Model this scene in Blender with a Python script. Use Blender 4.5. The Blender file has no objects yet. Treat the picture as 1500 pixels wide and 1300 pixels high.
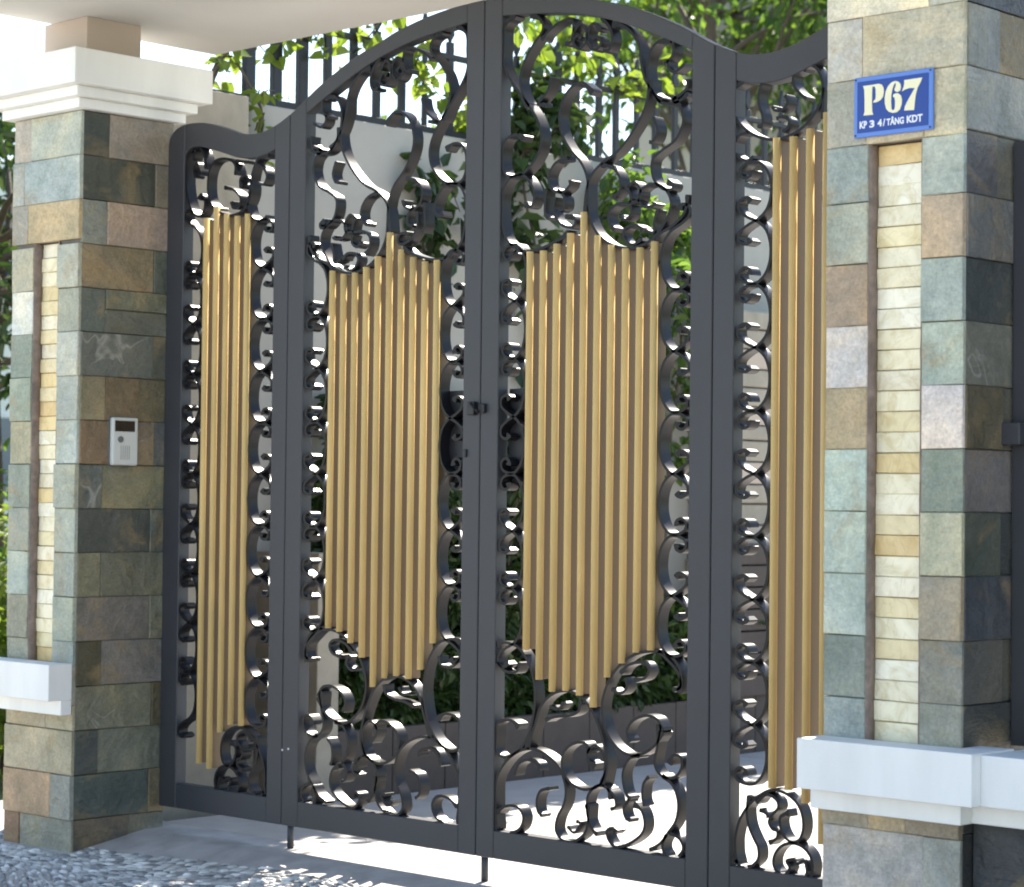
import bpy, bmesh, math, random
from mathutils import Vector, Matrix
from math import radians, sin, cos, pi
random.seed(7)
scene = bpy.context.scene
COL = scene.collection

# ------------------------------------------------------------------ camera
cam_d = bpy.data.cameras.new("camera")
cam = bpy.data.objects.new("camera", cam_d)
COL.objects.link(cam)
cam_d.sensor_width = 36.0
cam_d.lens = 80.96
cam_d.clip_start = 0.05
cam_d.clip_end = 2000
cam_d.dof.use_dof = True; cam_d.dof.focus_distance = 6.7; cam_d.dof.aperture_fstop = 5.6
F = Vector((-0.68927, 0.72407, 0.02502)); R = Vector((0.72444, 0.68925, 0.01091)); U = Vector((0.00934, -0.02564, 0.99963))
m = Matrix((R, U, -F)).transposed().to_4x4()
m.translation = Vector((5.0712, -5.1794, 1.1926))
cam.matrix_world = m
scene.camera = cam

# ------------------------------------------------------------------ light
SUN_DIR = Vector((-0.346, 0.90, 1.0)).normalized()      # towards the sun
world = bpy.data.worlds.new("World"); scene.world = world
world.use_nodes = True
wn = world.node_tree.nodes; wl = world.node_tree.links
wn.clear()
sky = wn.new('ShaderNodeTexSky'); sky.sky_type = 'NISHITA'; sky.sun_disc = False
sky.sun_elevation = math.asin(SUN_DIR.z)
sky.sun_rotation = math.atan2(SUN_DIR.x, SUN_DIR.y)
sky.air_density = 1.0; sky.dust_density = .3; sky.ozone_density = 1.0
bg = wn.new('ShaderNodeBackground'); bg.inputs['Strength'].default_value = 0.10
wo = wn.new('ShaderNodeOutputWorld')
wl.new(sky.outputs[0], bg.inputs[0]); wl.new(bg.outputs[0], wo.inputs[0])
sd = bpy.data.lights.new("sun", 'SUN'); sd.energy = 4.6; sd.angle = radians(0.5); sd.color = (1.0, 0.965, 0.90)
so = bpy.data.objects.new("sun", sd); COL.objects.link(so)
so.rotation_euler = SUN_DIR.to_track_quat('Z', 'Y').to_euler()
so.location = (0, 0, 12)
scene.view_settings.view_transform = 'Standard'
scene.view_settings.look = 'None'
scene.view_settings.gamma = 1
scene.view_settings.use_curve_mapping = False
scene.view_settings.exposure = 1.85
scene.view_settings.use_white_balance = True
scene.view_settings.white_balance_temperature = 7100
scene.view_settings.white_balance_tint = 10
scene.render.engine = 'CYCLES'
scene.cycles.filter_width = 1.9

# ------------------------------------------------------------------ helpers
def lin(c):
    c = c / 255.0
    return c / 12.92 if c <= 0.04045 else ((c + 0.055) / 1.055) ** 2.4
def rgb(r, g, b, k=1.0): return (lin(r) * k, lin(g) * k, lin(b) * k, 1.0)

def tag(o, label=None, cat=None, group=None, kind=None):
    if label: o['label'] = label
    if cat: o['category'] = cat
    if group: o['group'] = group
    if kind: o['kind'] = kind
    return o
def empty(name, loc=(0, 0, 0), label=None, cat=None, group=None):
    o = bpy.data.objects.new(name, None); COL.objects.link(o); o.location = loc
    o.empty_display_size = 0.1
    return tag(o, label, cat, group)
def meshobj(name, verts, faces, mat=None, parent=None, smooth=False, color=None):
    me = bpy.data.meshes.new(name)
    me.from_pydata([tuple(v) for v in verts], [], faces); me.update()
    if smooth:
        me.polygons.foreach_set('use_smooth', [True] * len(me.polygons))
    if mat: me.materials.append(mat)
    o = bpy.data.objects.new(name, me); COL.objects.link(o)
    if parent is not None:
        o.parent = parent
        me.transform(Matrix.Translation(-Vector(parent_origin(parent))))
    if color: o.color = color
    return o
def parent_origin(p):
    v = Vector((0, 0, 0))
    while p is not None:
        v += Vector(p.location); p = p.parent
    return v
def copyobj(o, parent, loc=None, rot=None, scale=None):
    c = o.copy(); COL.objects.link(c); c.parent = parent
    if loc is not None: c.location = loc
    if rot is not None: c.rotation_euler = rot
    if scale is not None: c.scale = scale
    return c
def fixn(o):
    bm = bmesh.new(); bm.from_mesh(o.data)
    bmesh.ops.recalc_face_normals(bm, faces=bm.faces); bm.to_mesh(o.data); bm.free()
    return o
def box(name, x0, x1, y0, y1, z0, z1, mat, parent=None, bev=0.0, color=None):
    b = min(bev, (x1 - x0) * .3, (y1 - y0) * .3, (z1 - z0) * .3)
    bm = bmesh.new()
    bmesh.ops.create_cube(bm, size=1)
    for v in bm.verts:
        v.co = Vector(((x0 + x1) / 2 + v.co.x * (x1 - x0), (y0 + y1) / 2 + v.co.y * (y1 - y0), (z0 + z1) / 2 + v.co.z * (z1 - z0)))
    if b > 0:
        bmesh.ops.bevel(bm, geom=list(bm.edges), offset=b, segments=2 if b > .002 else 1, profile=.5, affect='EDGES')
    po = parent_origin(parent)
    for v in bm.verts: v.co -= po
    me = bpy.data.meshes.new(name); bm.to_mesh(me); bm.free()
    if mat: me.materials.append(mat)
    o = bpy.data.objects.new(name, me); COL.objects.link(o)
    if parent is not None: o.parent = parent
    if color: o.color = color
    return o
def prism(name, poly, y0, y1, mat, parent=None, bev=0.0):
    """polygon in (x, z) extruded from y0 to y1"""
    bm = bmesh.new()
    a = [bm.verts.new((x, y0, z)) for x, z in poly]
    b = [bm.verts.new((x, y1, z)) for x, z in poly]
    n = len(poly)
    bm.faces.new(a); bm.faces.new(b[::-1])
    for i in range(n):
        bm.faces.new((a[i], b[i], b[(i + 1) % n], a[(i + 1) % n]))
    bmesh.ops.recalc_face_normals(bm, faces=bm.faces)
    if bev > 0:
        ed = [e for e in bm.edges if len(e.link_faces) == 2 and e.calc_face_angle(0) > 0.6]
        bmesh.ops.bevel(bm, geom=ed, offset=bev, segments=1, affect='EDGES')
    po = parent_origin(parent)
    for v in bm.verts: v.co -= po
    me = bpy.data.meshes.new(name); bm.to_mesh(me); bm.free()
    me.materials.append(mat)
    o = bpy.data.objects.new(name, me); COL.objects.link(o)
    if parent is not None: o.parent = parent
    return o
def tube(pts, r0, r1, seg=6):
    """verts and faces of a tapered tube along pts"""
    V = []; Fc = []
    n = len(pts); pts = [Vector(p) for p in pts]
    for i, p in enumerate(pts):
        t = (pts[min(i + 1, n - 1)] - pts[max(i - 1, 0)]).normalized()
        a = t.orthogonal().normalized(); b = t.cross(a)
        r = r0 + (r1 - r0) * i / (n - 1)
        for k in range(seg):
            an = 2 * pi * k / seg
            V.append(p + a * cos(an) * r + b * sin(an) * r)
    for i in range(n - 1):
        for k in range(seg):
            Fc.append((i * seg + k, i * seg + (k + 1) % seg, (i + 1) * seg + (k + 1) % seg, (i + 1) * seg + k))
    Fc.append(tuple(range(seg))[::-1]); Fc.append(tuple((n - 1) * seg + k for k in range(seg)))
    return V, Fc
def merge(parts):
    V = []; Fc = []
    for v, f in parts:
        o = len(V); V += list(v); Fc += [tuple(i + o for i in q) for q in f]
    return V, Fc
def catmull(pts, sub=5):
    out = []
    n = len(pts)
    for i in range(n - 1):
        p0 = pts[max(i - 1, 0)]; p1 = pts[i]; p2 = pts[i + 1]; p3 = pts[min(i + 2, n - 1)]
        for s in range(sub):
            t = s / sub
            out.append(tuple(0.5 * ((2 * p1[k]) + (-p0[k] + p2[k]) * t + (2 * p0[k] - 5 * p1[k] + 4 * p2[k] - p3[k]) * t * t + (-p0[k] + 3 * p1[k] - 3 * p2[k] + p3[k]) * t ** 3) for k in range(len(p1))))
    out.append(tuple(pts[-1]))
    return out

# ------------------------------------------------------------------ materials
class NT:
    def __init__(s, name):
        s.m = bpy.data.materials.new(name); s.m.use_nodes = True
        s.t = s.m.node_tree; s.n = s.t.nodes; s.b = s.n['Principled BSDF']
    def new(s, ty, **kw):
        n = s.n.new(ty)
        for k, v in kw.items():
            if k in n.inputs.keys(): n.inputs[k].default_value = v
            else: setattr(n, k, v)
        return n
    def l(s, a, b): s.t.links.new(a, b)
    def coords(s, scale=(1, 1, 1), rnd=True):
        tc = s.new('ShaderNodeTexCoord'); mp = s.new('ShaderNodeMapping')
        mp.inputs['Scale'].default_value = scale
        s.l(tc.outputs['Object'], mp.inputs['Vector'])
        if rnd:
            oi = s.new('ShaderNodeObjectInfo'); mu = s.new('ShaderNodeMath', operation='MULTIPLY'); mu.inputs[1].default_value = 37.0
            s.l(oi.outputs['Random'], mu.inputs[0]); s.l(mu.outputs[0], mp.inputs['Location'])
        return mp.outputs[0]
    def noise(s, vec, scale, detail=4, rough=.55, dist=0):
        n = s.new('ShaderNodeTexNoise'); n.inputs['Scale'].default_value = scale; n.inputs['Detail'].default_value = detail
        n.inputs['Roughness'].default_value = rough; n.inputs['Distortion'].default_value = dist
        s.l(vec, n.inputs['Vector']); return n.outputs['Fac']
    def ramp(s, fac, stops):
        r = s.new('ShaderNodeValToRGB'); e = r.color_ramp.elements
        while len(e) < len(stops): e.new(.5)
        for q, (p, c) in zip(e, stops): q.position = p; q.color = c if len(c) == 4 else (*c, 1)
        s.l(fac, r.inputs[0]); return r.outputs[0]
    def mix(s, fac, a, b, mode='MIX'):
        x = s.new('ShaderNodeMix', data_type='RGBA', blend_type=mode)
        if isinstance(fac, float): x.inputs[0].default_value = fac
        else: s.l(fac, x.inputs[0])
        for i, q in ((6, a), (7, b)):
            if isinstance(q, tuple): x.inputs[i].default_value = q
            else: s.l(q, x.inputs[i])
        return x.outputs[2]
    def bump(s, h, strength=.3, dist=.005, prev=None):
        b = s.new('ShaderNodeBump'); b.inputs['Strength'].default_value = strength; b.inputs['Distance'].default_value = dist
        s.l(h, b.inputs['Height'])
        if prev is not None: s.l(prev, b.inputs['Normal'])
        return b.outputs[0]
    def fin(s, col=None, rough=None, metal=None, normal=None, **kw):
        if col is not None:
            if isinstance(col, tuple): s.b.inputs['Base Color'].default_value = col
            else: s.l(col, s.b.inputs['Base Color'])
        if rough is not None:
            if isinstance(rough, float): s.b.inputs['Roughness'].default_value = rough
            else: s.l(rough, s.b.inputs['Roughness'])
        if metal is not None: s.b.inputs['Metallic'].default_value = metal
        if normal is not None: s.l(normal, s.b.inputs['Normal'])
        for k, v in kw.items(): s.b.inputs[k].default_value = v
        return s.m
def g(v): return (v, v, v, 1)

def m_slate():
    s = NT('slate'); v = s.coords(); oi = s.new('ShaderNodeObjectInfo')
    n1 = s.noise(v, 7, 6, .6, .8); n2 = s.noise(v, 38, 5, .65, .5)
    vs = s.coords((3, 3, 14)); n3 = s.noise(vs, 3.0, 4, .6, 1.6)
    c = s.mix(s.ramp(n1, [(.32, g(.62)), (.52, g(1)), (.72, g(1.28))]), g(0), oi.outputs['Color'], 'MIX') if False else None
    base = oi.outputs['Color']
    n0 = s.noise(v, 3.4, 4, .55, 1.0)
    c = s.mix(1.0, base, s.ramp(n0, [(.34, (.78, .82, .80, 1)), (.5, g(1)), (.66, (1.22, 1.14, 1.0, 1))]), 'MULTIPLY')
    c = s.mix(1.0, c, s.ramp(n1, [(.3, (.80, .82, .82, 1)), (.5, g(1)), (.72, (1.14, 1.11, 1.05, 1))]), 'MULTIPLY')
    c = s.mix(1.0, c, s.ramp(n2, [(.3, g(.84)), (.7, g(1.12))]), 'MULTIPLY')
    rust = s.ramp(s.noise(v, 4.2, 4, .6, 1.2), [(.55, g(0)), (.68, g(.42))])
    c = s.mix(rust, c, (.36, .25, .12, 1))
    msk = s.ramp(s.noise(v, 2.6, 1, .5), [(.63, g(0)), (.68, g(.55))])
    wv = s.ramp(s.noise(v, 3.2, 3, .5, 1.4), [(.488, g(0)), (.5, g(.6)), (.512, g(0))])
    wv = s.mix(1.0, wv, msk, 'MULTIPLY')
    c = s.mix(wv, c, (.62, .60, .55, 1))
    n4 = s.noise(v, 110, 5, .7); c = s.mix(1.0, c, s.ramp(n4, [(.36, g(.84)), (.64, g(1.12))]), 'MULTIPLY')
    nb = s.bump(n0, 1.0, .022); nb = s.bump(n1, 1.0, .015, nb); nb = s.bump(n3, .6, .006, nb); nb = s.bump(n2, .6, .005, nb); nb = s.bump(n4, .5, .0022, nb)
    return s.fin(c, .55, normal=nb)
def m_onyx():
    s = NT('cream_stone'); v = s.coords(); oi = s.new('ShaderNodeObjectInfo')
    n1 = s.noise(v, 12, 6, .6, 1.2); n2 = s.noise(v, 55, 4, .6)
    c = s.mix(1.0, oi.outputs['Color'], s.ramp(n1, [(.3, (.80, .74, .60, 1)), (.5, g(1)), (.7, (1.1, 1.1, 1.1, 1))]), 'MULTIPLY')
    vein = s.ramp(s.noise(v, 6, 3, .5, 2.5), [(.48, g(0)), (.5, g(.22)), (.52, g(0))])
    c = s.mix(vein, c, (.45, .34, .2, 1))
    nb = s.bump(n1, .8, .008); nb = s.bump(n2, .4, .003, nb)
    return s.fin(c, .5, normal=nb)
def m_plain(name, col, rough=.6, var=.12, scale=6, bumpd=.0015, metal=0.0, bscale=90, streak=False):
    s = NT(name); v = s.coords((1, 1, .25) if streak else (1, 1, 1), False)
    n1 = s.noise(v, scale, 5, .6, .4); n2 = s.noise(s.coords((1, 1, 1), False), bscale, 3, .6)
    c = s.mix(1.0, col, s.ramp(n1, [(.28, g(1 - var)), (.72, g(1 + var * .6))]), 'MULTIPLY')
    rg = s.new('ShaderNodeMapRange'); rg.inputs[3].default_value = max(0, rough - .08); rg.inputs[4].default_value = min(1, rough + .1)
    s.l(n1, rg.inputs[0])
    return s.fin(c, rg.outputs[0], metal, s.bump(n2, .35, bumpd))
def m_leaf(name, c1, c2, trans=.35):
    s = NT(name); v = s.coords((1, 1, 1), False)
    gi = s.new('ShaderNodeNewGeometry'); 
    c = s.ramp(gi.outputs['Random Per Island'], [(0, c1), (.55, tuple((a + b) / 2 for a, b in zip(c1, c2))), (1, c2)])
    out = s.n['Material Output']
    tr = s.new('ShaderNodeBsdfTranslucent'); mx = s.new('ShaderNodeMixShader'); mx.inputs[0].default_value = trans
    tc = s.mix(1.0, c, (1.4, 1.5, .65, 1), 'MULTIPLY')
    s.l(tc, tr.inputs[0]); s.l(s.b.outputs[0], mx.inputs[1]); s.l(tr.outputs[0], mx.inputs[2]); s.l(mx.outputs[0], out.inputs[0])
    return s.fin(c, .42)

SLATE = m_slate(); ONYX = m_onyx()
GATE = m_plain('charcoal_metal_paint', (.046, .048, .056, 1), .46, .14, 3, .0004, 0.0, 220)
GOLD = m_plain('gold_paint', (.64, .455, .20, 1), .75, .24, 5, .0003, 0.0, 200, True)
GATE_SHADED = m_plain('shaded_gate_paint', (.014, .0138, .0165, 1), .33, .12, 6, .0005, 0.0, 200)  # same paint as the frame, darkened: backlit shade of the scrolls put into colour
TUBE = m_plain('brown_tube_paint', (.165, .108, .060, 1), .42, .2, 5, .0004, 0.1, 200, True)
STEEL = m_plain('dark_steel', (.03, .031, .036, 1), .45, .2, 14, .0008, .4)
WHITE = m_plain('white_plaster', (.80, .80, .785, 1), .65, .13, 4, .0018, streak=True)
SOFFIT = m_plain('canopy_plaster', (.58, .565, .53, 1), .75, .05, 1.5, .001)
BEIGE = m_plain('beige_plaster', (.48, .40, .335, 1), .75, .06, 3, .0015)
GREYWALL = m_plain('grey_wall_plaster', (.40, .39, .36, 1), .8, .14, 1.6, .0025)
CONC = m_plain('pale_concrete', (.48, .455, .43, 1), .8, .18, 5, .002)
APRON = m_plain('apron_concrete', (.45, .42, .40, 1), .8, .30, 7, .003)
ASPH = m_plain('street_asphalt', (.20, .195, .19, 1), .85, .15, 8, .003)
GRASS = m_plain('lawn_ground', (.07, .10, .03, 1), .9, .4, 3, .01)
BROWN = m_plain('planter_brown', (.060, .046, .042, 1), .7, .3, 9, .003)
BARK = m_plain('bark', (.12, .095, .07, 1), .85, .3, 12, .006)
MORTAR = m_plain('mortar', (.22, .215, .215, 1), .9, .2, 20, .003)
JAMB = m_plain('niche_edge_stone', (.25, .19, .16, 1), .8, .45, 22, .006)
CORE = m_plain('tile_grout', (.17, .16, .15, 1), .9, .2, 20, .002)
for _m, _s in ((GATE_SHADED, .20), (GATE, .38), (GOLD, .10), (TUBE, .3)): _m.node_tree.nodes['Principled BSDF'].inputs['Specular IOR Level'].default_value = _s
LEAF_Y = m_leaf('yellow_green_leaf', (.10, .155, .03, 1), (.22, .27, .055, 1), .5)
LEAF_G = m_leaf('green_leaf', (.06, .115, .035, 1), (.13, .20, .06, 1), .5)
LEAF_D = m_leaf('dark_green_leaf', (.022, .05, .018, 1), (.06, .10, .03, 1), .2)
main_PATHS = [
 [(0.194,2.705),(0.239,2.681),(0.246,2.647),(0.204,2.604),(0.167,2.553),(0.154,2.495),(0.178,2.439),(0.223,2.382),(0.246,2.328),(0.239,2.276),(0.204,2.234),(0.157,2.207),(0.102,2.211),(0.072,2.246),(0.069,2.293),(0.098,2.326),(0.137,2.335),(0.173,2.319)],
 [(0.131,2.714),(0.086,2.682),(0.064,2.625),(0.079,2.563),(0.116,2.506),(0.153,2.462),(0.189,2.415)],
 [(0.244,2.618),(0.27,2.641),(0.314,2.661),(0.362,2.669),(0.375,2.643),(0.367,2.599),(0.341,2.593)],
 [(0.375,2.63),(0.405,2.645),(0.427,2.623),(0.427,2.591),(0.406,2.571),(0.384,2.58),(0.376,2.601),(0.393,2.612),(0.406,2.6)],
 [(0.486,2.615),(0.461,2.641),(0.44,2.628),(0.434,2.593),(0.453,2.562),(0.479,2.565),(0.487,2.583),(0.47,2.601),(0.454,2.594)],
 [(0.486,2.654),(0.52,2.623),(0.533,2.584),(0.521,2.553),(0.496,2.553)],
 [(0.532,2.628),(0.578,2.616),(0.616,2.585),(0.641,2.544),(0.647,2.5),(0.663,2.448),(0.696,2.403),(0.728,2.375)],
 [(0.455,2.428),(0.42,2.464),(0.378,2.461),(0.339,2.428),(0.321,2.372),(0.332,2.319),(0.367,2.267),(0.411,2.224),(0.437,2.174),(0.442,2.109),(0.447,2.058),(0.478,2.005),(0.537,1.964),(0.616,1.948),(0.693,1.967),(0.745,2.016),(0.768,2.07),(0.743,2.115),(0.699,2.132),(0.659,2.123),(0.641,2.096),(0.659,2.07),(0.696,2.067),(0.704,2.078)],
 [(0.758,2.551),(0.71,2.551),(0.682,2.523),(0.672,2.478),(0.678,2.415),(0.66,2.354),(0.615,2.293),(0.558,2.242),(0.492,2.21),(0.45,2.173),(0.432,2.123),(0.434,2.065)],
 [(0.492,2.207),(0.538,2.196),(0.568,2.162),(0.568,2.124),(0.539,2.105)],
 [(0.366,2.013),(0.315,1.991),(0.236,1.97),(0.165,1.972),(0.101,2.012),(0.07,2.081),(0.073,2.153),(0.111,2.199),(0.161,2.208),(0.199,2.182),(0.22,2.141),(0.207,2.106),(0.18,2.115)],
 [(0.355,2.242),(0.307,2.231),(0.279,2.194),(0.29,2.154),(0.33,2.138),(0.364,2.154),(0.369,2.173)],
 [(0.269,2.156),(0.265,2.118),(0.265,2.079),(0.279,2.061)],
 [(0.317,2.149),(0.343,2.124),(0.344,2.092),(0.322,2.084)],
 [(0.304,2.127),(0.3,2.082),(0.331,2.041),(0.375,2.028),(0.392,2.043),(0.379,2.063),(0.348,2.062)],
 [(0.828,2.385),(0.788,2.365),(0.732,2.368),(0.696,2.4),(0.687,2.445)],
 [(0.772,2.379),(0.804,2.344),(0.81,2.301),(0.782,2.254),(0.73,2.228),(0.694,2.201),(0.699,2.15),(0.731,2.117),(0.767,2.11),(0.775,2.125),(0.751,2.133)],
 [(0.829,2.09),(0.82,2.041),(0.777,2.005),(0.725,1.981),(0.705,1.945),(0.71,1.895)],
 [(0.593,2.135),(0.61,2.108),(0.606,2.086),(0.56,2.084),(0.527,2.064),(0.528,2.03),(0.549,2.006)],
 [(0.606,2.086),(0.643,2.087),(0.65,2.117),(0.626,2.144),(0.601,2.134)],
 [(0.61,2.077),(0.614,2.051),(0.59,2.034),(0.569,2.049)],
 [(0.66,1.998),(0.635,2.015),(0.598,2.012),(0.582,1.991),(0.599,1.965),(0.628,1.959),(0.652,1.973)],
 [(0.716,2.056),(0.704,2.019),(0.701,1.989),(0.668,1.997)],
 [(0.758,2.591),(0.77,2.546),(0.767,2.503),(0.735,2.483)],
 [(0.815,2.473),(0.779,2.455),(0.755,2.468),(0.751,2.493)],
 [(0.825,2.428),(0.82,2.398),(0.768,2.373)],
 [(0.256,2.418),(0.229,2.421),(0.269,2.455),(0.286,2.499)],
 [(0.697,2.331),(0.713,2.292),(0.701,2.262),(0.681,2.258)],
 [(0.814,0.641),(0.821,0.699),(0.788,0.743),(0.733,0.758),(0.653,0.747),(0.589,0.711),(0.542,0.656),(0.518,0.588),(0.53,0.523),(0.568,0.474),(0.627,0.447),(0.686,0.458),(0.732,0.49),(0.753,0.527)],
 [(0.753,0.527),(0.736,0.558),(0.693,0.568),(0.643,0.551),(0.617,0.517),(0.63,0.485)],
 [(0.589,0.685),(0.623,0.713),(0.674,0.722),(0.7,0.704),(0.684,0.677),(0.641,0.668)],
 [(0.555,0.637),(0.59,0.626),(0.616,0.647),(0.607,0.673)],
 [(0.065,0.743),(0.117,0.753),(0.174,0.739),(0.217,0.693),(0.239,0.637),(0.244,0.57),(0.224,0.487),(0.183,0.429),(0.122,0.398),(0.079,0.414),(0.062,0.461),(0.088,0.503),(0.144,0.514),(0.178,0.494)],
 [(0.08,0.689),(0.118,0.664),(0.166,0.666),(0.179,0.695)],
 [(0.211,0.432),(0.243,0.502),(0.269,0.565),(0.315,0.605),(0.374,0.62),(0.432,0.606),(0.477,0.569),(0.509,0.515),(0.531,0.458),(0.541,0.406),(0.52,0.348)],
 [(0.288,0.526),(0.334,0.539),(0.388,0.546),(0.424,0.562),(0.432,0.589)],
 [(0.306,0.567),(0.343,0.563),(0.361,0.584)],
 [(0.064,0.169),(0.068,0.248),(0.084,0.325),(0.123,0.383),(0.179,0.421),(0.242,0.433),(0.304,0.416),(0.352,0.38),(0.375,0.325),(0.369,0.278),(0.343,0.235),(0.337,0.194),(0.366,0.168),(0.411,0.169),(0.455,0.2),(0.468,0.245),(0.463,0.287)],
 [(0.161,0.346),(0.179,0.382),(0.216,0.398),(0.258,0.388),(0.263,0.369)],
 [(0.47,0.44),(0.452,0.468),(0.403,0.462),(0.364,0.431),(0.361,0.384),(0.391,0.347),(0.449,0.329),(0.511,0.348),(0.532,0.392),(0.527,0.438),(0.496,0.465),(0.465,0.446),(0.466,0.419),(0.493,0.399)],
 [(0.555,0.309),(0.542,0.341),(0.502,0.345),(0.467,0.314),(0.462,0.267),(0.477,0.223),(0.504,0.199)],
 [(0.542,0.341),(0.568,0.323),(0.577,0.292),(0.555,0.28)],
 [(0.669,0.45),(0.627,0.436),(0.603,0.392),(0.611,0.341),(0.633,0.317)],
 [(0.704,0.391),(0.683,0.367),(0.679,0.328),(0.688,0.303)],
 [(0.74,0.546),(0.736,0.487),(0.725,0.429),(0.754,0.396),(0.8,0.397),(0.825,0.424),(0.824,0.456),(0.795,0.46),(0.779,0.433)],
 [(0.754,0.399),(0.796,0.371),(0.815,0.322),(0.806,0.27),(0.773,0.228),(0.757,0.194),(0.77,0.164)],
 [(0.781,0.235),(0.819,0.223),(0.835,0.196),(0.819,0.169)],
 [(0.646,0.305),(0.676,0.289),(0.689,0.251),(0.676,0.218),(0.63,0.187),(0.578,0.171),(0.548,0.191),(0.543,0.216),(0.565,0.225),(0.578,0.213)],
 [(0.628,0.316),(0.607,0.288),(0.616,0.26),(0.633,0.255)],
 [(0.707,0.176),(0.748,0.2),(0.773,0.228)],
 [(0.087,0.223),(0.125,0.247),(0.176,0.249),(0.2,0.221),(0.187,0.185),(0.145,0.162)],
 [(0.31,0.319),(0.273,0.309),(0.257,0.28),(0.26,0.247),(0.279,0.232)],
 [(0.384,0.213),(0.411,0.196),(0.437,0.225),(0.419,0.23)],
]
side_PATHS = [
 [(1.39,2.37),(1.405,2.423),(1.459,2.452),(1.517,2.434),(1.543,2.373),(1.534,2.292),(1.495,2.226),(1.435,2.2),(1.398,2.224),(1.397,2.263),(1.424,2.28),(1.439,2.261)],
 [(1.43,2.351),(1.458,2.394),(1.484,2.373),(1.47,2.343)],
 [(1.222,2.333),(1.232,2.373),(1.28,2.395),(1.342,2.391),(1.376,2.346),(1.374,2.267),(1.329,2.216),(1.25,2.191),(1.177,2.206),(1.139,2.248),(1.138,2.297),(1.171,2.325),(1.2,2.314),(1.191,2.285)],
 [(1.287,2.293),(1.243,2.284),(1.199,2.253),(1.203,2.219),(1.237,2.217),(1.246,2.24)],
 [(1.049,2.388),(1.103,2.377),(1.132,2.336),(1.144,2.281),(1.156,2.227),(1.133,2.175),(1.086,2.158),(1.048,2.169)],
 [(1.107,2.355),(1.073,2.341),(1.056,2.312),(1.072,2.286),(1.106,2.294)],
 [(1.532,2.464),(1.495,2.46),(1.477,2.435),(1.494,2.408)],
 [(1.228,2.383),(1.159,2.371)],
 [(1.027,0.175),(1.025,0.215),(1.026,0.252),(1.041,0.3),(1.072,0.343),(1.109,0.374),(1.154,0.394),(1.199,0.389),(1.236,0.369),(1.257,0.336),(1.261,0.297),(1.249,0.266),(1.227,0.256),(1.201,0.266),(1.184,0.292),(1.182,0.318),(1.196,0.331),(1.212,0.336)],
 [(1.073,0.37),(1.065,0.33),(1.072,0.287),(1.091,0.252),(1.106,0.228),(1.107,0.198),(1.09,0.178),(1.071,0.167)],
 [(1.097,0.353),(1.134,0.379),(1.167,0.369),(1.175,0.347),(1.155,0.325),(1.143,0.304),(1.155,0.286),(1.172,0.281),(1.17,0.261),(1.143,0.245)],
 [(1.027,0.185),(1.04,0.17),(1.059,0.164)],
 [(1.183,0.159),(1.161,0.184),(1.164,0.214),(1.187,0.241),(1.221,0.253),(1.258,0.248),(1.286,0.225),(1.294,0.193),(1.286,0.166)],
 [(1.202,0.159),(1.216,0.184),(1.205,0.202),(1.228,0.208),(1.242,0.199),(1.266,0.208),(1.274,0.188),(1.276,0.168)],
 [(1.109,0.334),(1.134,0.326),(1.139,0.314)],
]

side_right_TOP = [
 [(1.031,2.401),(1.002,2.376),(0.994,2.33),(1.01,2.288),(1.051,2.251),(1.096,2.229),(1.145,2.219),(1.198,2.225),(1.245,2.245),(1.284,2.28),(1.306,2.32),(1.307,2.362),(1.291,2.399),(1.265,2.415),(1.24,2.405)],
 [(1.099,2.386),(1.088,2.359),(1.087,2.326),(1.1,2.293),(1.1,2.268),(1.082,2.262)],
 [(1.231,2.417),(1.209,2.394),(1.209,2.366),(1.227,2.343),(1.253,2.322)],
 [(1.179,2.341),(1.188,2.319),(1.171,2.301),(1.144,2.302),(1.135,2.314)],
 [(1.149,2.277),(1.171,2.281),(1.193,2.268),(1.189,2.248),(1.171,2.239)],
 [(1.313,2.347),(1.311,2.312),(1.308,2.26)],
 [(0.995,2.206),(1.011,2.185),(1.043,2.169),(1.07,2.177)],
 [(0.999,2.22),(1.019,2.244),(1.051,2.248)],
]

# ================================================================== GROUND
def sheet(name, pts, mat, kind='structure', parent=None, nx=1):
    o = meshobj(name, pts, [tuple(range(len(pts)))], mat, parent)
    return tag(o, kind=kind)
ground = tag(meshobj('ground', [(-300, -300, -.13), (300, -300, -.13), (300, 300, -.13), (-300, 300, -.13)], [(0, 1, 2, 3)], GRASS), kind='structure')
# street in front, apron sloping up to the gate, courtyard behind it
tag(meshobj('street', [(-40, -30, -.112), (40, -30, -.112), (40, -1.6, -.112), (-40, -1.6, -.112)], [(0, 1, 2, 3)], CONC), kind='structure')
def gz(y):      # height of the ramp in front of the gate
    if y > -.06: return 0.0
    if y > -1.5: return -.165 * (-.06 - y) / 1.0 if y > -.45 else -.0644 - .040 * (-.45 - y)
    return -.1064
ys = [-1.6, -1.2, -.8, -.45, -.25, -.06, .12]
V = []; Fc = []
for y in ys:
    for x in (-2.6, -1.7, 0, 2.6): V.append((x, y, gz(y)))
for j in range(len(ys) - 1):
    for i in range(3):
        a = j * 4 + i; Fc.append((a, a + 1, a + 5, a + 4))
o = meshobj('driveway_apron', V, Fc, APRON, smooth=True); tag(o, kind='structure')
court = empty('courtyard', (0, 0, 0)); tag(court, kind='structure')
box('slab_bed', -1.72, 9, .12, 9, -.12, -.012, MORTAR, court)
proto = None; xs0 = [-1.715 + 1.12 * i for i in range(6)]; ysl = [.124 + 1.12 * j for j in range(6)]
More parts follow.
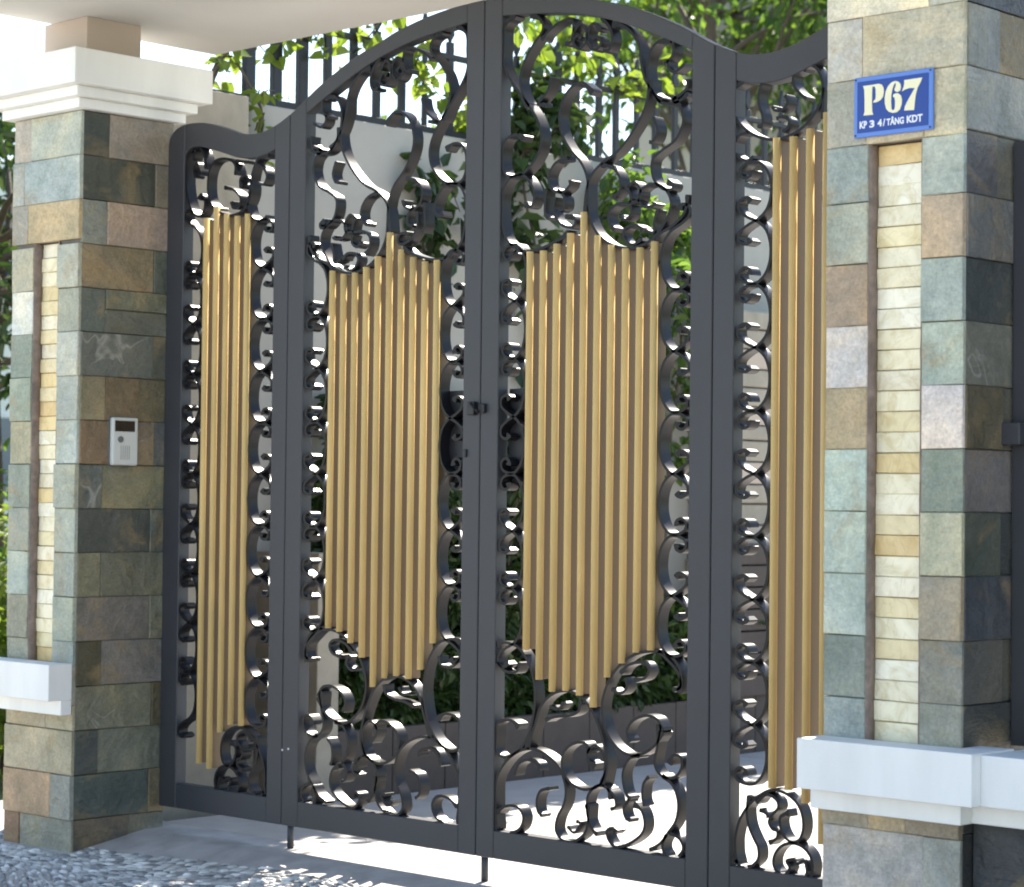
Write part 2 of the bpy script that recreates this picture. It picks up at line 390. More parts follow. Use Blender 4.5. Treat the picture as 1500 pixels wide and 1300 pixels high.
for i, x in enumerate(xs0):
    for j, y in enumerate(ysl):
        if proto is None:
            proto = box('paving_slab', 0, 1.112, 0, 1.112, -.03, 0, CONC, court, .003); proto.location = (x, y, 0)
        else:
            copyobj(proto, court, (x, y, random.uniform(-.0012, .0012)))

# pebble mosaic in front of the left pillar
peb = empty('pebble_paving', (0, 0, 0)); tag(peb, kind='structure')
PEBM = NT('pebble_stone'); _oi = PEBM.new('ShaderNodeObjectInfo')
_v = PEBM.coords((1, 1, 1)); _n = PEBM.noise(_v, 30, 3)
_gi = PEBM.new('ShaderNodeNewGeometry')
_c = PEBM.ramp(_gi.outputs['Random Per Island'], [(0, (.15, .15, .155, 1)), (.35, (.34, .335, .33, 1)), (.7, (.52, .51, .49, 1)), (1, (.74, .73, .71, 1))])
_c = PEBM.mix(1.0, _c, _oi.outputs['Color'], 'MULTIPLY')
PEBM = PEBM.fin(PEBM.mix(1.0, _c, PEBM.ramp(_n, [(.3, g(.8)), (.7, g(1.1))]), 'MULTIPLY'), .55)
def pebble_geo(rng):
    n = 7; V = []
    for h, s in ((0, 1), (.6, .92), (1, .5)):
        for k in range(n):
            a = 2 * pi * k / n; r = s * (1 + .14 * math.sin(k * 2.3 + rng))
            V.append((cos(a) * .5 * r, sin(a) * .5 * r, h))
    Fc = []
    for l in range(2):
        for k in range(n): Fc.append((l * n + k, l * n + (k + 1) % n, (l + 1) * n + (k + 1) % n, (l + 1) * n + k))
    Fc.append(tuple(2 * n + k for k in range(n)))
    return V, Fc
def pebfield():
    rnd = random.Random(3); out = []
    y = -.22
    row = 0
    while y > -1.55:
        x = -2.5 + rnd.random() * .05
        while x < 1.1:
            L = rnd.uniform(.030, .060); W = rnd.uniform(.011, .019)
            xx = x + rnd.uniform(-.004, .004); yy = y + rnd.uniform(-.005, .005)
            # fan-like swirls of the mosaic
            ang = .55 * sin(xx * 4.2 + yy * 2.5) + .35 * sin(yy * 7 - xx * 3) + rnd.uniform(-.15, .15) + .35
            edge = -.30 + .13 * (xx + 1.4) if xx > -1.4 else -.30
            inpil = (-2.03 < xx < -1.585 and yy > -.41) 
            if yy < min(edge, -.17) and not inpil and not (xx > 1.55):
                out.append((xx, yy, L, W, ang, rnd.uniform(.006, .011)))
            x += L * .92 + .005
        y -= .0195; row += 1
    return out
PF = pebfield()
PFs = sorted(PF, key=lambda p: (p[0] - 5.07) ** 2 + (p[1] + 5.18) ** 2)
inview = [p for p in PFs if p[1] > -.9 + .42 * (p[0] + 1.2) * -1 and p[0] < .2]
inview = sorted([p for p in PF if (p[1] > -1.05 - .9 * (p[0] + 1.05))], key=lambda p: (p[0] - 5.07) ** 2 + (p[1] + 5.18) ** 2)
big = inview[:300]; bigset = set(id(p) for p in big)
protos = []
for q in range(5):
    V, Fc = pebble_geo(q * 1.7)
    me = bpy.data.meshes.new('pebble'); me.from_pydata(V, [], Fc); me.materials.append(PEBM)
    me.polygons.foreach_set('use_smooth', [True] * (len(Fc) - 1) + [False]); protos.append(me)
for i, (x, y, L, W, a, h) in enumerate(big):
    o = bpy.data.objects.new('pebble', protos[i % 5]); COL.objects.link(o); o.parent = peb
    o.location = (x, y, gz(y) - .002); o.rotation_euler = (0, 0, a); o.scale = (L, W, h)
    k = random.choice([.55, .75, .9, 1, 1, 1.15, 1.5]); o.color = (k * 1.0, k * .99, k * .98, 1)
V = []; Fc = []
for i, p in enumerate(PF):
    if id(p) in bigset: continue
    x, y, L, W, a, h = p
    v, f = pebble_geo(i); o0 = len(V)
    for q in v:
        px, py = q[0] * L, q[1] * W
        V.append((x + px * cos(a) - py * sin(a), y + px * sin(a) + py * cos(a), gz(y) - .002 + q[2] * h))
    Fc += [tuple(k + o0 for k in ff) for ff in f]
o = meshobj('pebble_field', V, Fc, PEBM, peb, True); tag(o, kind='stuff')

# ================================================================== STONE PILLARS
RH = .1559
def tile(parent, plane, pos, a0, a1, z0, z1, col, mat=SLATE, depth=.014, name='stone_tile', k=1.0, gap=.0008, jit=.0048):
    """one split-face tile; plane 'F' faces -Y at y=pos, plane 'S' faces +X at x=pos"""
    rnd = random
    pr = rnd.uniform(-jit, jit)
    a0 += gap; a1 -= gap; z0 += gap; z1 -= gap
    def P(a, z, d):
        return (a, pos + d, z) if plane == 'F' else (pos - d, a, z)
    i = .0022; V = []
    J = [rnd.uniform(-.0022, .0022) for _ in range(8)]
    for (a, z) in ((a0, z0), (a1, z0), (a1, z1), (a0, z1)): V.append(P(a, z, depth))
    for q, (a, z) in enumerate(((a0, z0), (a1, z0), (a1, z1), (a0, z1))): V.append(P(a + J[q] * .4, z + J[q + 4] * .5, .0022 + pr))
    for q, (a, z) in enumerate(((a0 + i, z0 + i), (a1 - i, z0 + i), (a1 - i, z1 - i), (a0 + i, z1 - i))): V.append(P(a, z, pr + J[q] * .6))
    Fc = [(8, 9, 10, 11)]
    for q in range(4):
        r = (q + 1) % 4
        Fc += [(4 + q, 4 + r, 8 + r, 8 + q), (q, r, 4 + r, 4 + q)]
    f = random.uniform(.95, 1.05)
    if mat is SLATE:
        mu = sum(col) / 3.0; col = tuple(q + (w - q) * .27 for q, w in zip(col, (mu * 1.02, mu, mu * .96)))
    o = meshobj(name, V, Fc, mat, parent, color=rgb(*col, k * f))
    return o
def row_tiles(parent, plane, pos, a0, a1, z0, z1, spec, k):
    n = len(spec)
    for i, (s, c) in enumerate(spec):
        e = spec[i + 1][0] if i + 1 < n else 1.0
        tile(parent, plane, pos, a0 + (a1 - a0) * s, a0 + (a1 - a0) * e, z0, z1, c, k=k)

YF = -.385; YB = .025
KF = 1.18; KS = .97  # same stone: brighter light on front faces than sides put into tile colour
def niche(parent, x0, x1, z0, z1, seed):
    rnd = random.Random(seed); n = 29; h = (z1 - z0) / n
    yb = YF + .040
    pal = [(238, 228, 196), (235, 226, 200), (230, 214, 172), (240, 235, 214), (224, 197, 146), (233, 220, 180), (229, 206, 154), (239, 231, 203)]
    for i in range(n):
        c = rnd.choice(pal)
        tile(parent, 'F', yb, x0, x1, z0 + i * h, z0 + (i + 1) * h, c, ONYX, .010, 'cream_tile', 1.05, .0008, .0035)
    # rough stone edge on the left jamb of the recess and the opposite one
    for xx, w, sgn in ((x0, .006, 1), (x1, .006, -1)):
        nz = 34; V = []; Fc = []
        for j in range(nz + 1):
            z = z0 + (z1 - z0) * j / nz
            b = rnd.uniform(-.002, .003)
            for (dx, y) in ((-.002, YF + .006), (w + b, YF + .008 + b), (w * .7 + b * .5, yb - .0005), (-.002, yb + .002)):
                V.append((xx + sgn * dx, y, z))
        for j in range(nz):
            for q in range(3):
                a = j * 4 + q; Fc.append((a, a + 1, a + 5, a + 4) if sgn < 0 else (a + 4, a + 5, a + 1, a))
        fixn(meshobj('niche_edge', V, Fc, JAMB, parent, True))
    box('niche_back', x0 - .02, x1 + .02, yb + .0105, yb + .03, z0, z1, CORE, parent)
def cornice(parent, x0, x1, y0, y1, z, tiers):
    for i, (e, za, zb) in enumerate(tiers):
        box('cornice_tier', x0 - e, x1 + e, y0 - e, y1 + e, za, zb, WHITE, parent, .004)

def pillar_core(parent, x0, x1, nx0, nx1, ztop):
    # core in blocks so that the niche stays open
    d = .0135
    box('pillar_core', x0 + d, x1 - d, YF + .075, YB - .002, -.12, ztop, CORE, parent)
    box('pillar_core', x0 + d, nx0 - .002, YF + d, YF + .075, .60, 2.10, CORE, parent)
    box('pillar_core', nx1 + .002, x1 - d, YF + d, YF + .075, .60, 2.10, CORE, parent)
    box('pillar_core', x0 + d, x1 - d, YF + d, YF + .075, -.12, .598, CORE, parent)
    box('pillar_core', x0 + d, x1 - d, YF + d, YF + .075, 2.102, ztop, CORE, parent)

# ---- left pillar
X0, X1 = -2.0135, -1.6045
pl = empty('stone_pillar', ((X0 + X1) / 2, (YF + YB) / 2, -.06),
           'slate clad gate pillar with white stepped cornice and intercom on its side', 'pillar', 'stone pillars beside the gate')
ZL = 2.5535
sideL = [
 [(0, (76, 80, 72)), (.28, (142, 134, 127))],
 [(0, (82, 86, 76)), (.8, (128, 121, 108))],
 [(0, (130, 138, 132)), (.27, (168, 147, 134))],
 [(0, (146, 128, 97)), (.8, (88, 99, 91))],
 [(0, (106, 117, 110)), (.27, (113, 116, 102))],
 [(0, (106, 112, 105)), (.8, (94, 98, 88))],
 [(0, (152, 139, 105)), (.27, (130, 109, 80)), (.64, (119, 109, 82))],
 [(0, (145, 116, 86)), (.34, (132, 117, 97)), (.82, (104, 107, 105))],
 [(0, (104, 112, 108)), (.26, (133, 132, 106))],
 [(0, (88, 91, 86)), (.8, (100, 107, 99))],
 [(0, (134, 129, 100)), (.25, (117, 117, 98))],
 [(0, (127, 119, 111)), (.80, (126, 126, 105))],
 [(0, (92, 85, 62)), (.27, (129, 122, 116))],
 [(0, (131, 129, 106)), (.84, (98, 88, 65))],
 [(0, (79, 86, 83)), (.25, (121, 123, 106))],
 [(0, (84, 95, 90)), (.82, (126, 111, 82))],
 [(0, (102, 92, 83)), (.6, (100, 98, 88))],
]
for k, spec in enumerate(sideL):
    z1 = ZL - k * RH; z0 = z1 - RH
    if k == 16: z0 = -.12
    if k == 4:    # this row is split in two thin courses on its right part
        tile(pl, 'S', X1, YF + .0135, YF + .12, z0, z1, (106, 117, 110), k=KS)
        tile(pl, 'S', X1, YF + .12, YB, z0 + .085, z1, (114, 117, 97), k=KS)
        tile(pl, 'S', X1, YF + .12, YB, z0, z0 + .085, (110, 113, 102), k=KS); continue
    row_tiles(pl, 'S', X1, YF + .0135, YB, z0, z1, spec, KS)
NXL = (-1.883, -1.731)
fl = (X0, X1)
frontTop = [
 [(0, (166, 156, 144)), (.26, (158, 165, 152))],
 [(0, (156, 160, 152)), (.18, (152, 167, 166))],
 [(0, (152, 146, 132)), (.24, (188, 162, 117))],
]
for k, spec in enumerate(frontTop):
    row_tiles(pl, 'F', YF, X0, X1, ZL - (k + 1) * RH if k < 2 else 2.10, ZL - k * RH, spec, KF)
leftS = [(160, 158, 138), (198, 203, 198), (126, 139, 123), (150, 161, 141), (171, 161, 126), (136, 146, 131), (141, 146, 133), (151, 165, 156), (151, 146, 126), (149, 148, 129)]
rightS = [(165, 168, 151), (160, 161, 141), (166, 171, 161), (150, 158, 151), (171, 180, 171), (151, 156, 139), (151, 161, 149), (131, 143, 139), (146, 156, 141), (141, 151, 146)]
for k in range(10):
    z1 = min(2.10, ZL - (k + 3) * RH); z0 = max(.598, ZL - (k + 4) * RH)
    if z1 - z0 < .02: continue
    if k == 9: z0 = .598
    tile(pl, 'F', YF, X0, NXL[0], z0, z1, leftS[k], k=KF); tile(pl, 'F', YF, NXL[1], X1, z0, z1, rightS[k], k=KF)
row_tiles(pl, 'F', YF, X0, X1, .46, .598, [(0, (140, 140, 128))], KF)
row_tiles(pl, 'F', YF, X0, X1, .37, .46, [(0, (150, 140, 118)), (.6, (165, 152, 122))], KF)
row_tiles(pl, 'F', YF, X0, X1, .2145, .37, [(0, (176, 161, 131)), (.95, (160, 150, 128))][:1], KF)
row_tiles(pl, 'F', YF, X0, X1, .0586, .2145, [(0, (176, 140, 106)), (.70, (140, 142, 133))], KF)
row_tiles(pl, 'F', YF, X0, X1, -.12, .0586, [(0, (132, 96, 68)), (.24, (131, 131, 118))], KF)
niche(pl, NXL[0], NXL[1], .60, 2.10, 5)
pillar_core(pl, X0, X1, NXL[0], NXL[1], 2.556)
TIERS = [(.032, 2.556, 2.592), (.062, 2.592, 2.628), (.10, 2.628, 2.752)]
cornice(pl, X0, X1, YF, YB, 2.5, TIERS)
box('ledge', -2.11, -1.6045, -.485, YF - .001, .480, .607, WHITE, pl, .003)
box('ledge_moulding', -2.055, -1.6045, -.432, YF - .001, .428, .480, WHITE, pl, .003)

# ---- right pillar
X0r, X1r = 1.6045, 2.0135
pr_ = empty('stone_pillar', ((X0r + X1r) / 2, (YF + YB) / 2, -.06),
            'slate clad gate pillar carrying the blue P67 plate above a cream stone niche', 'pillar', 'stone pillars beside the gate')
ZR = 2.2678
def zr(k): return ZR - k * RH
NXR = (1.733, 1.893)
row_tiles(pr_, 'F', YF, X0r, X1r, zr(-1), 2.556, [(0, (206, 197, 172)), (.75, (170, 172, 158))], KF)
row_tiles(pr_, 'F', YF, X0r, X1r, zr(0), zr(-1), [(0, (172, 172, 165)), (.27, (179, 172, 149))], KF)
row_tiles(pr_, 'F', YF, X0r, X1r, 2.10, zr(0), [(0, (167, 163, 146)), (.30, (170, 160, 140)), (.72, (178, 170, 142))], KF)
lR = [(147, 159, 152), (161, 165, 148), (161, 136, 110), (191, 183, 179), (182, 156, 116), (170, 188, 173), (160, 175, 161), (171, 183, 171), (126, 136, 125), (141, 153, 150)]
rR = [(161, 171, 159), (182, 156, 126), (155, 168, 158), (156, 170, 155), (196, 185, 182), (126, 138, 122), (176, 172, 140), (152, 141, 122), (131, 131, 120), (146, 146, 130)]
for k in range(1, 11):
    z1 = min(2.10, zr(k)); z0 = zr(k + 1)
    if k == 10: z0 = .598
    tile(pr_, 'F', YF, X0r, NXR[0], z0, z1, lR[k - 1], k=KF); tile(pr_, 'F', YF, NXR[1], X1r, z0, z1, rR[k - 1], k=KF)
niche(pr_, NXR[0], NXR[1], .60, 2.10, 11)
pillar_core(pr_, X0r, X1r, NXR[0], NXR[1], 2.556)
row_tiles(pr_, 'F', YF, X0r, X1r, .43, .598, [(0, (140, 140, 128))], KF)
row_tiles(pr_, 'F', YF, X0r, X1r, .385, .43, [(0, (152, 141, 120)), (.35, (170, 150, 118)), (.62, (145, 128, 106))], KF)
row_tiles(pr_, 'F', YF, X0r, X1r, .06, .385, [(0, (169, 163, 159)), (.74, (146, 149, 143))], KF)
row_tiles(pr_, 'F', YF, X0r, X1r, -.12, .06, [(0, (160, 156, 140)), (.5, (142, 140, 131))], KF)
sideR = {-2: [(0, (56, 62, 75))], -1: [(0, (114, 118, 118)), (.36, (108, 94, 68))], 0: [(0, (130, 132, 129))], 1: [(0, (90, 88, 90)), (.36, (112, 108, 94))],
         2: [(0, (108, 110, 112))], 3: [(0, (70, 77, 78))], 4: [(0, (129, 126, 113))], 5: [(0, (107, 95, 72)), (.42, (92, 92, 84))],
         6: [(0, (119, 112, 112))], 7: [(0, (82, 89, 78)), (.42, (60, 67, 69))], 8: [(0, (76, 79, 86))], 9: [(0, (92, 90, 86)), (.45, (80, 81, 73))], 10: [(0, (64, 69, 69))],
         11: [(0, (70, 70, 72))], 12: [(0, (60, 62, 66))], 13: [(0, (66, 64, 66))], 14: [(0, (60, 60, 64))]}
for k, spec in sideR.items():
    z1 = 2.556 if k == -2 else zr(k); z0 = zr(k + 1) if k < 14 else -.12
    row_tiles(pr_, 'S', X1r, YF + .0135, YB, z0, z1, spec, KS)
cornice(pr_, X0r, X1r, YF, YB, 2.5, TIERS)
box('ledge', 1.603, 2.112, -.490, YF - .001, .482, .608, WHITE, pr_, .003)
box('ledge', 2.016, 2.112, YF - .001, -.30, .482, .608, WHITE, pr_, .003)
box('ledge_moulding', 1.603, 2.045, -.432, YF - .001, .428, .482, WHITE, pr_, .003)
box('ledge_moulding', 2.016, 2.045, YF - .001, -.30, .428, .482, WHITE, pr_, .003)

# ---- low wall and dark fence panel right of the right pillar
lw = empty('low_wall', (3.2, -.2, -.06), 'low dark slate wall with a white ledge right of the numbered pillar', 'wall')
box('wall_core', 2.017, 5.0, -.318, -.02, -.12, .44, CORE, lw)
xx = 2.02; i = 0
for r in range(2):
    xx = 2.017; z0 = -.12 if r == 0 else .165; z1 = .165 if r == 0 else .438
    while xx < 5.0:
        w = min(random.uniform(.34, .5), 5.0 - xx)
        tile(lw, 'F', -.332, xx, xx + w, z0, z1, random.choice([(66, 66, 74), (74, 70, 72), (60, 64, 70)]), k=KS); xx += w
box('ledge', 2.112, 5.0, -.452, -.02, .482, .604, WHITE, lw, .003)
box('ledge_moulding', 2.045, 5.0, -.385, -.02, .430, .482, WHITE, lw, .003)
fp = empty('metal_fence_panel', (3.2, -.14, .607), 'dark charcoal metal fence panel standing on the white ledge right of the pillar', 'fence')
box('fence_post', 2.018, 2.12, -.165, -.10, .60, 2.105, GATE, fp, .003)
box('top_rail', 2.12, 5.0, -.160, -.105, 2.03, 2.10, GATE, fp, .003)
box('bottom_rail', 2.12, 5.0, -.160, -.105, .62, .69, GATE, fp, .003)
for q in range(18):
    box('slat', 2.14 + q * .16, 2.28 + q * .16, -.145, -.12, .69, 2.03, GATE, fp, .002)
box('hinge_bracket', 2.017, 2.07, -.215, -.166, 1.345, 1.40, GATE, fp, .003)

# ================================================================== CANOPY
cn = empty('entrance_canopy', (0, -.3, 2.75), 'wide white canopy slab over the gate on beige posts above the pillars', 'canopy')
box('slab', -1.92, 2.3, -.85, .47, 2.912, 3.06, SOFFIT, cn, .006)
box('post', -1.955, -1.695, -.30, -.06, 2.752, 2.912, BEIGE, cn, .003)
box('post', 1.695, 1.955, -.30, -.06, 2.752, 2.912, BEIGE, cn, .003)

# ================================================================== GATE
OUT = [(0, 2.778), (.153, 2.772), (.278, 2.757), (.406, 2.731), (.47, 2.711), (.537, 2.692), (.6, 2.673), (.671, 2.645), (.74, 2.615), (.81, 2.581), (.9, 2.530), (.947, 2.508),
       (1.0, 2.487), (1.07, 2.470), (1.134, 2.467), (1.206, 2.478), (1.276, 2.500), (1.32, 2.514), (1.394, 2.534), (1.47, 2.541), (1.53, 2.537), (1.57, 2.522), (1.595, 2.497), (1.603, 2.46)]
INM = [(.077, 2.716), (.208, 2.704), (.35, 2.686), (.48, 2.656), (.61, 2.612), (.735, 2.560), (.847, 2.509)]
INS = [(1.008, 2.402), (1.07, 2.386), (1.14, 2.382), (1.21, 2.392), (1.29, 2.416), (1.36, 2.436), (1.42, 2.450), (1.46, 2.452), (1.49, 2.443), (1.508, 2.425)]
def interp(T, x):
    for a, b in zip(T, T[1:]):
        if a[0] <= x <= b[0]: return a[1] + (b[1] - a[1]) * (x - a[0]) / (b[0] - a[0])
    return T[0][1] if x < T[0][0] else T[-1][1]
OUTs = catmull(OUT, 4); INMs = catmull(INM, 4); INSs = catmull(INS, 4)
def seg(T, a, b):
    return [(a, interp(T, a))] + [p for p in T if a + .002 < p[0] < b - .002] + [(b, interp(T, b))]
ZB, ZI = .08, .167
GY0, GY1 = 0.0, .048

def ribbon(name, pts, parent, s, th=.0088, y0=.005, y1=.046, bulb=True, sub=5):
    P = catmull(pts, sub)
    plen = sum(math.dist(a, c) for a, c in zip(P, P[1:])); bk = 1.0 if plen > .30 else (.72 if plen > .16 else .55)
    # drop duplicates
    Q = [P[0]]
    for p in P[1:]:
        if math.hypot(p[0] - Q[-1][0], p[1] - Q[-1][1]) > .0015: Q.append(p)
    P = Q; n = len(P)
    if n < 3: return None
    L = []; Rr = []
    for i, p in enumerate(P):
        a = P[max(i - 1, 0)]; b = P[min(i + 1, n - 1)]
        tx, tz = b[0] - a[0], b[1] - a[1]; d = math.hypot(tx, tz) or 1
        nx, nz = -tz / d, tx / d
        e = min(i, n - 1 - i)
        t = th / 2
        if bulb and e < 5: t = max(th / 2, (.0085, .0112, .0092, .0066, .0050)[e] * bk)
        L.append((p[0] + nx * t, p[1] + nz * t)); Rr.append((p[0] - nx * t, p[1] - nz * t))
    V = []
    for i in range(n):
        for (q, y) in ((L[i], y0), (L[i], y1), (Rr[i], y1), (Rr[i], y0)):
            V.append((s * q[0], y, q[1]))
    Fc = []
    for i in range(n - 1):
        for k in range(4):
            f = (i * 4 + k, i * 4 + (k + 1) % 4, (i + 1) * 4 + (k + 1) % 4, (i + 1) * 4 + k)
            Fc.append(f if s > 0 else f[::-1])
    Fc.append((0, 3, 2, 1) if s > 0 else (0, 1, 2, 3)); e = (n - 1) * 4
    Fc.append((e, e + 1, e + 2, e + 3) if s > 0 else (e + 3, e + 2, e + 1, e))
    o = meshobj(name, V, Fc, GATE_SHADED, parent)
    fixn(o)
    # shade the bent faces smoothly, keep the edges sharp
    for p in o.data.polygons: p.use_smooth = True
    o.data.set_sharp_from_angle(angle=radians(50)) if hasattr(o.data, 'set_sharp_from_angle') else None
    return o
def pris(name, poly, s, parent, y0=GY0, y1=GY1, mat=None, bev=.0025):
    return prism(name, [(s * x, z) for x, z in poly], y0, y1, mat or GATE, parent, bev)
def bar(parent, s, x, z0, z1, w=.0225, d=.056, y=-.004):
    x0, x1 = (x - w / 2, x + w / 2) if s > 0 else (-x - w / 2, -x + w / 2)
    t = box('bar', x0 + .0015, x1 - .0015, y + .012, y + d, z0 + .002, z1 - .002, TUBE, parent, .002)
    xc, hw = (x0 + x1) / 2, (x1 - x0) / 2 + .0012; prof = [(hw * cos(pi * q / 10), y + .0125 - .0145 * sin(pi * q / 10)) for q in range(11)]
    V = [(xc + a, yy_, z0) for a, yy_ in prof] + [(xc + a, yy_, z1) for a, yy_ in prof]
    Fc = [(q, q + 1, 12 + q, 11 + q) for q in range(10)] + [tuple(range(11)), tuple(range(21, 10, -1)), (10, 0, 11, 21)]
    g_ = fixn(meshobj('gold_strip', V, Fc, GOLD, parent))
    for p_ in g_.data.polygons[:10]: p_.use_smooth = True
    g_.parent = t
    return t
def cscroll(parent, s, xb, xs, z0, z1, typ):
    """C-shaped scroll of a side border: back against the bars, ends curling towards the stile"""
    w = xs - xb; h = z1 - z0
    back = [(.36, .03), (.14, .16), (.03, .33), (.0, .5), (.03, .67), (.14, .84), (.36, .97)]
    wide = [(.70, 1.07), (.95, 1.19), (.94, 1.33), (.72, 1.38), (.6, 1.30)]
    tight = [(.62, .985), (.86, .93), (.93, .82), (.80, .73), (.62, .76), (.62, .85)]
    if typ == 0:   # wide hook at top, tight curl at bottom
        pts = [(u, 1 - t) for u, t in tight][::-1] + back + wide
    else:
        pts = [(u, 1 - t) for u, t in wide][::-1] + back + tight
    P = [(xb + u * w, z0 + t * h) for u, t in pts]
    return ribbon('border_scroll', P, parent, s, sub=4)

BT = [1.965, 1.964, 1.981, 2.010, 2.070, 1.995, 1.963, 1.948, 1.947, 1.961]
BB = [.735, .647, .614, .620, .610, .578, .671, .716, .751, .760]
SBT = [2.222, 2.220, 2.236, 2.275, 2.195]
SBB = [.399, .400, .369, .262, .25]
def main_leaf(s):
    side = 'right' if s > 0 else 'left'
    lab = ('tall middle gate leaf right of the centre seam with ten gold bars' if s > 0 else 'tall middle gate leaf left of the centre seam with ten gold bars')
    t = empty('gate_leaf', (s * .93, .02, ZB), lab, 'gate', 'four leaves of the scrollwork gate')
    e = .0018
    pris('stile', [(e, ZB), (.077, ZB)] + seg(OUTs, e, .077)[::-1], s, t)
    pris('stile', [(.847, ZB), (.93 - e, ZB)] + seg(OUTs, .847, .93 - e)[::-1], s, t)
    pris('bottom_rail', [(.0775, ZB), (.8465, ZB), (.8465, ZI), (.0775, ZI)], s, t, GY0 + .0006)
    pris('top_rail', seg(INMs, .0775, .8465) + seg(OUTs, .0775, .8465)[::-1], s, t, GY0 + .0006)
    for i in range(10): bar(t, s, .205 + .0557 * i, BB[i], BT[i])
    for q in main_PATHS: ribbon('scroll', [(min(max(x, .081), .843), z) for x, z in q], t, s)
    J = [.745, .922, 1.099, 1.277, 1.455, 1.635, 1.815, 1.995]
    for k in range(7):
        cscroll(t, s, .732, .843, J[k], J[k + 1], k % 2)
        cscroll(t, s, .186, .082, J[k], J[k + 1], (k + 1) % 2)
    # extra small curls closing the borders
    for z in (.70,): ribbon('scroll', [(.735, .76), (.77, .735), (.81, .70), (.82, .66), (.79, .65)], t, s)
    # support bars behind the gold bars
    for z in (): pris('cross_bar', [(.19, z), (.72, z), (.72, z + .025), (.19, z + .025)], s, t, .0525, .060, bev=.001)
    xr = .018 if s > 0 else .905
    V, Fc = tube([(s * (.905 if s < 0 else .020), .024, ZB + .01), (s * (.905 if s < 0 else .020), .024, .001)], .0115, .0115, 10)
    meshobj('drop_rod', V, Fc, GATE, t, True)
    pris('lock_plate', [(.083, 1.235), (.186, 1.235), (.186, 1.545), (.083, 1.545)], s, t, .0465, .052, STEEL, .001)
    if s < 0:
        for dx, dz in ((0, 0), (.031, .006)):
            V, Fc = tube([(-.925 + dx, .001, .335 + dz), (-.925 + dx, -.002, .335 + dz)], .0035, .0035, 8)
            meshobj('rivet', V, Fc, WHITE, t)
        box('latch', -.040, -.010, -.020, .001, 1.462, 1.505, STEEL, t, .004)
        V, Fc = tube(catmull([(-.022, -.018, 1.500), (-.012, -.030, 1.492), (.004, -.030, 1.482), (.008, -.016, 1.470)], 4), .0045, .0045, 8)
        meshobj('latch_hook', V, Fc, STEEL, t, True)
        box('bolt_keep', -.066, -.055, -.008, .001, 1.33, 1.355, STEEL, t, .002)
    else:
        box('latch', .006, .030, -.014, .001, 1.468, 1.498, STEEL, t, .004)
    return t
SBL = [2.188, 2.185, 2.197, 2.228, 2.191]; SBLB = [.400, .400, .369, .236, .250]
def side_leaf(s):
    lab = ('narrow side leaf of the gate half hidden by the numbered pillar' if s > 0 else 'narrow side leaf of the gate beside the intercom pillar with five gold bars')
    t = empty('gate_leaf', (s * 1.6, .02, ZB), lab, 'gate', 'four leaves of the scrollwork gate')
    pris('stile', [(.9318, ZB), (1.008, ZB)] + seg(OUTs, .9318, 1.008)[::-1], s, t)
    pris('stile', [(1.508, ZB), (1.6025, ZB)] + seg(OUTs, 1.508, 1.6025)[::-1], s, t)
    pris('bottom_rail', [(1.0085, ZB), (1.5075, ZB), (1.5075, ZI), (1.0085, ZI)], s, t, GY0 + .0006)
    pris('top_rail', seg(INSs, 1.0085, 1.5075) + seg(OUTs, 1.0085, 1.5075)[::-1], s, t, GY0 + .0006)
    for i in range(5): bar(t, s, 1.153 + .0572 * i, (SBB if s > 0 else SBLB)[i], (SBT if s > 0 else SBL)[i])
    TOPN = 8
    for q in (side_PATHS if s < 0 else side_PATHS[TOPN:] + side_right_TOP): ribbon('scroll', [(min(1.40 + (x - 1.40) * .72 if x > 1.40 else x, 1.503), z) for x, z in q], t, s)
    J = [.40, .57, .745, .922, 1.099, 1.277, 1.455, 1.635, 1.815, 1.995, 2.165]
    for k in range(10):
        cscroll(t, s, 1.133, 1.013, J[k], J[k + 1], k % 2)
        cscroll(t, s, 1.408, 1.505, J[k], J[k + 1], (k + 1) % 2)
    for z in (): pris('cross_bar', [(1.14, z), (1.40, z), (1.40, z + .025), (1.14, z + .025)], s, t, .0525, .060, bev=.001)
    for z in (.45, 1.35, 2.2):
        V, Fc = tube([(s * 1.598, .058, z), (s * 1.598, .058, z + .11)], .011, .011, 8); meshobj('hinge', V, Fc, STEEL, t, True)
    if s < 0: pass
    return t
main_leaf(-1); main_leaf(1); side_leaf(-1); side_leaf(1)

# ================================================================== PLATE AND INTERCOM
def flatpoly(name, pts, x0, w, ztop, h, y, mat, parent, th=.0012):
    return prism(name, [(x0 + u * w, ztop - v * h) for u, v in pts], y - th, y, mat, parent)
BLUE = m_plain('plate_blue', (.006, .047, .27, 1), .3, .05, 6, .0002)
BLUEL = m_plain('plate_light_blue', (.10, .22, .60, 1), .35, .08, 6, .0002)
CREAM = m_plain('plate_cream', (.80, .76, .52, 1), .4, .04, 6, .0001)
LETW = m_plain('plate_white', (.75, .78, .85, 1), .4, .04, 6, .0001)
sg = empty('house_number_plate', (1.815, -.400, 2.19), 'blue enamel plate reading P67 with a light blue border on the right pillar', 'sign')
sx0, sw, szt, sh = 1.6985, .2335, 2.2685, .1525
box('plate', sx0, sx0 + sw, -.399, -.3895, szt - sh, szt, BLUEL, sg, .002)
b_ = .0115
box('blue_field', sx0 + b_, sx0 + sw - b_, -.4006, -.3991, szt - sh + b_, szt - b_, BLUE, sg, .0003)
def tz(pts):   # trace coordinates of the plate -> 0..1
    out = []
    for x, y in pts:
        u = (x - 90) / 1245.; top = 270 - 190 * u; out.append((u, (y - top) / (960 - 20 * u)))
    return out
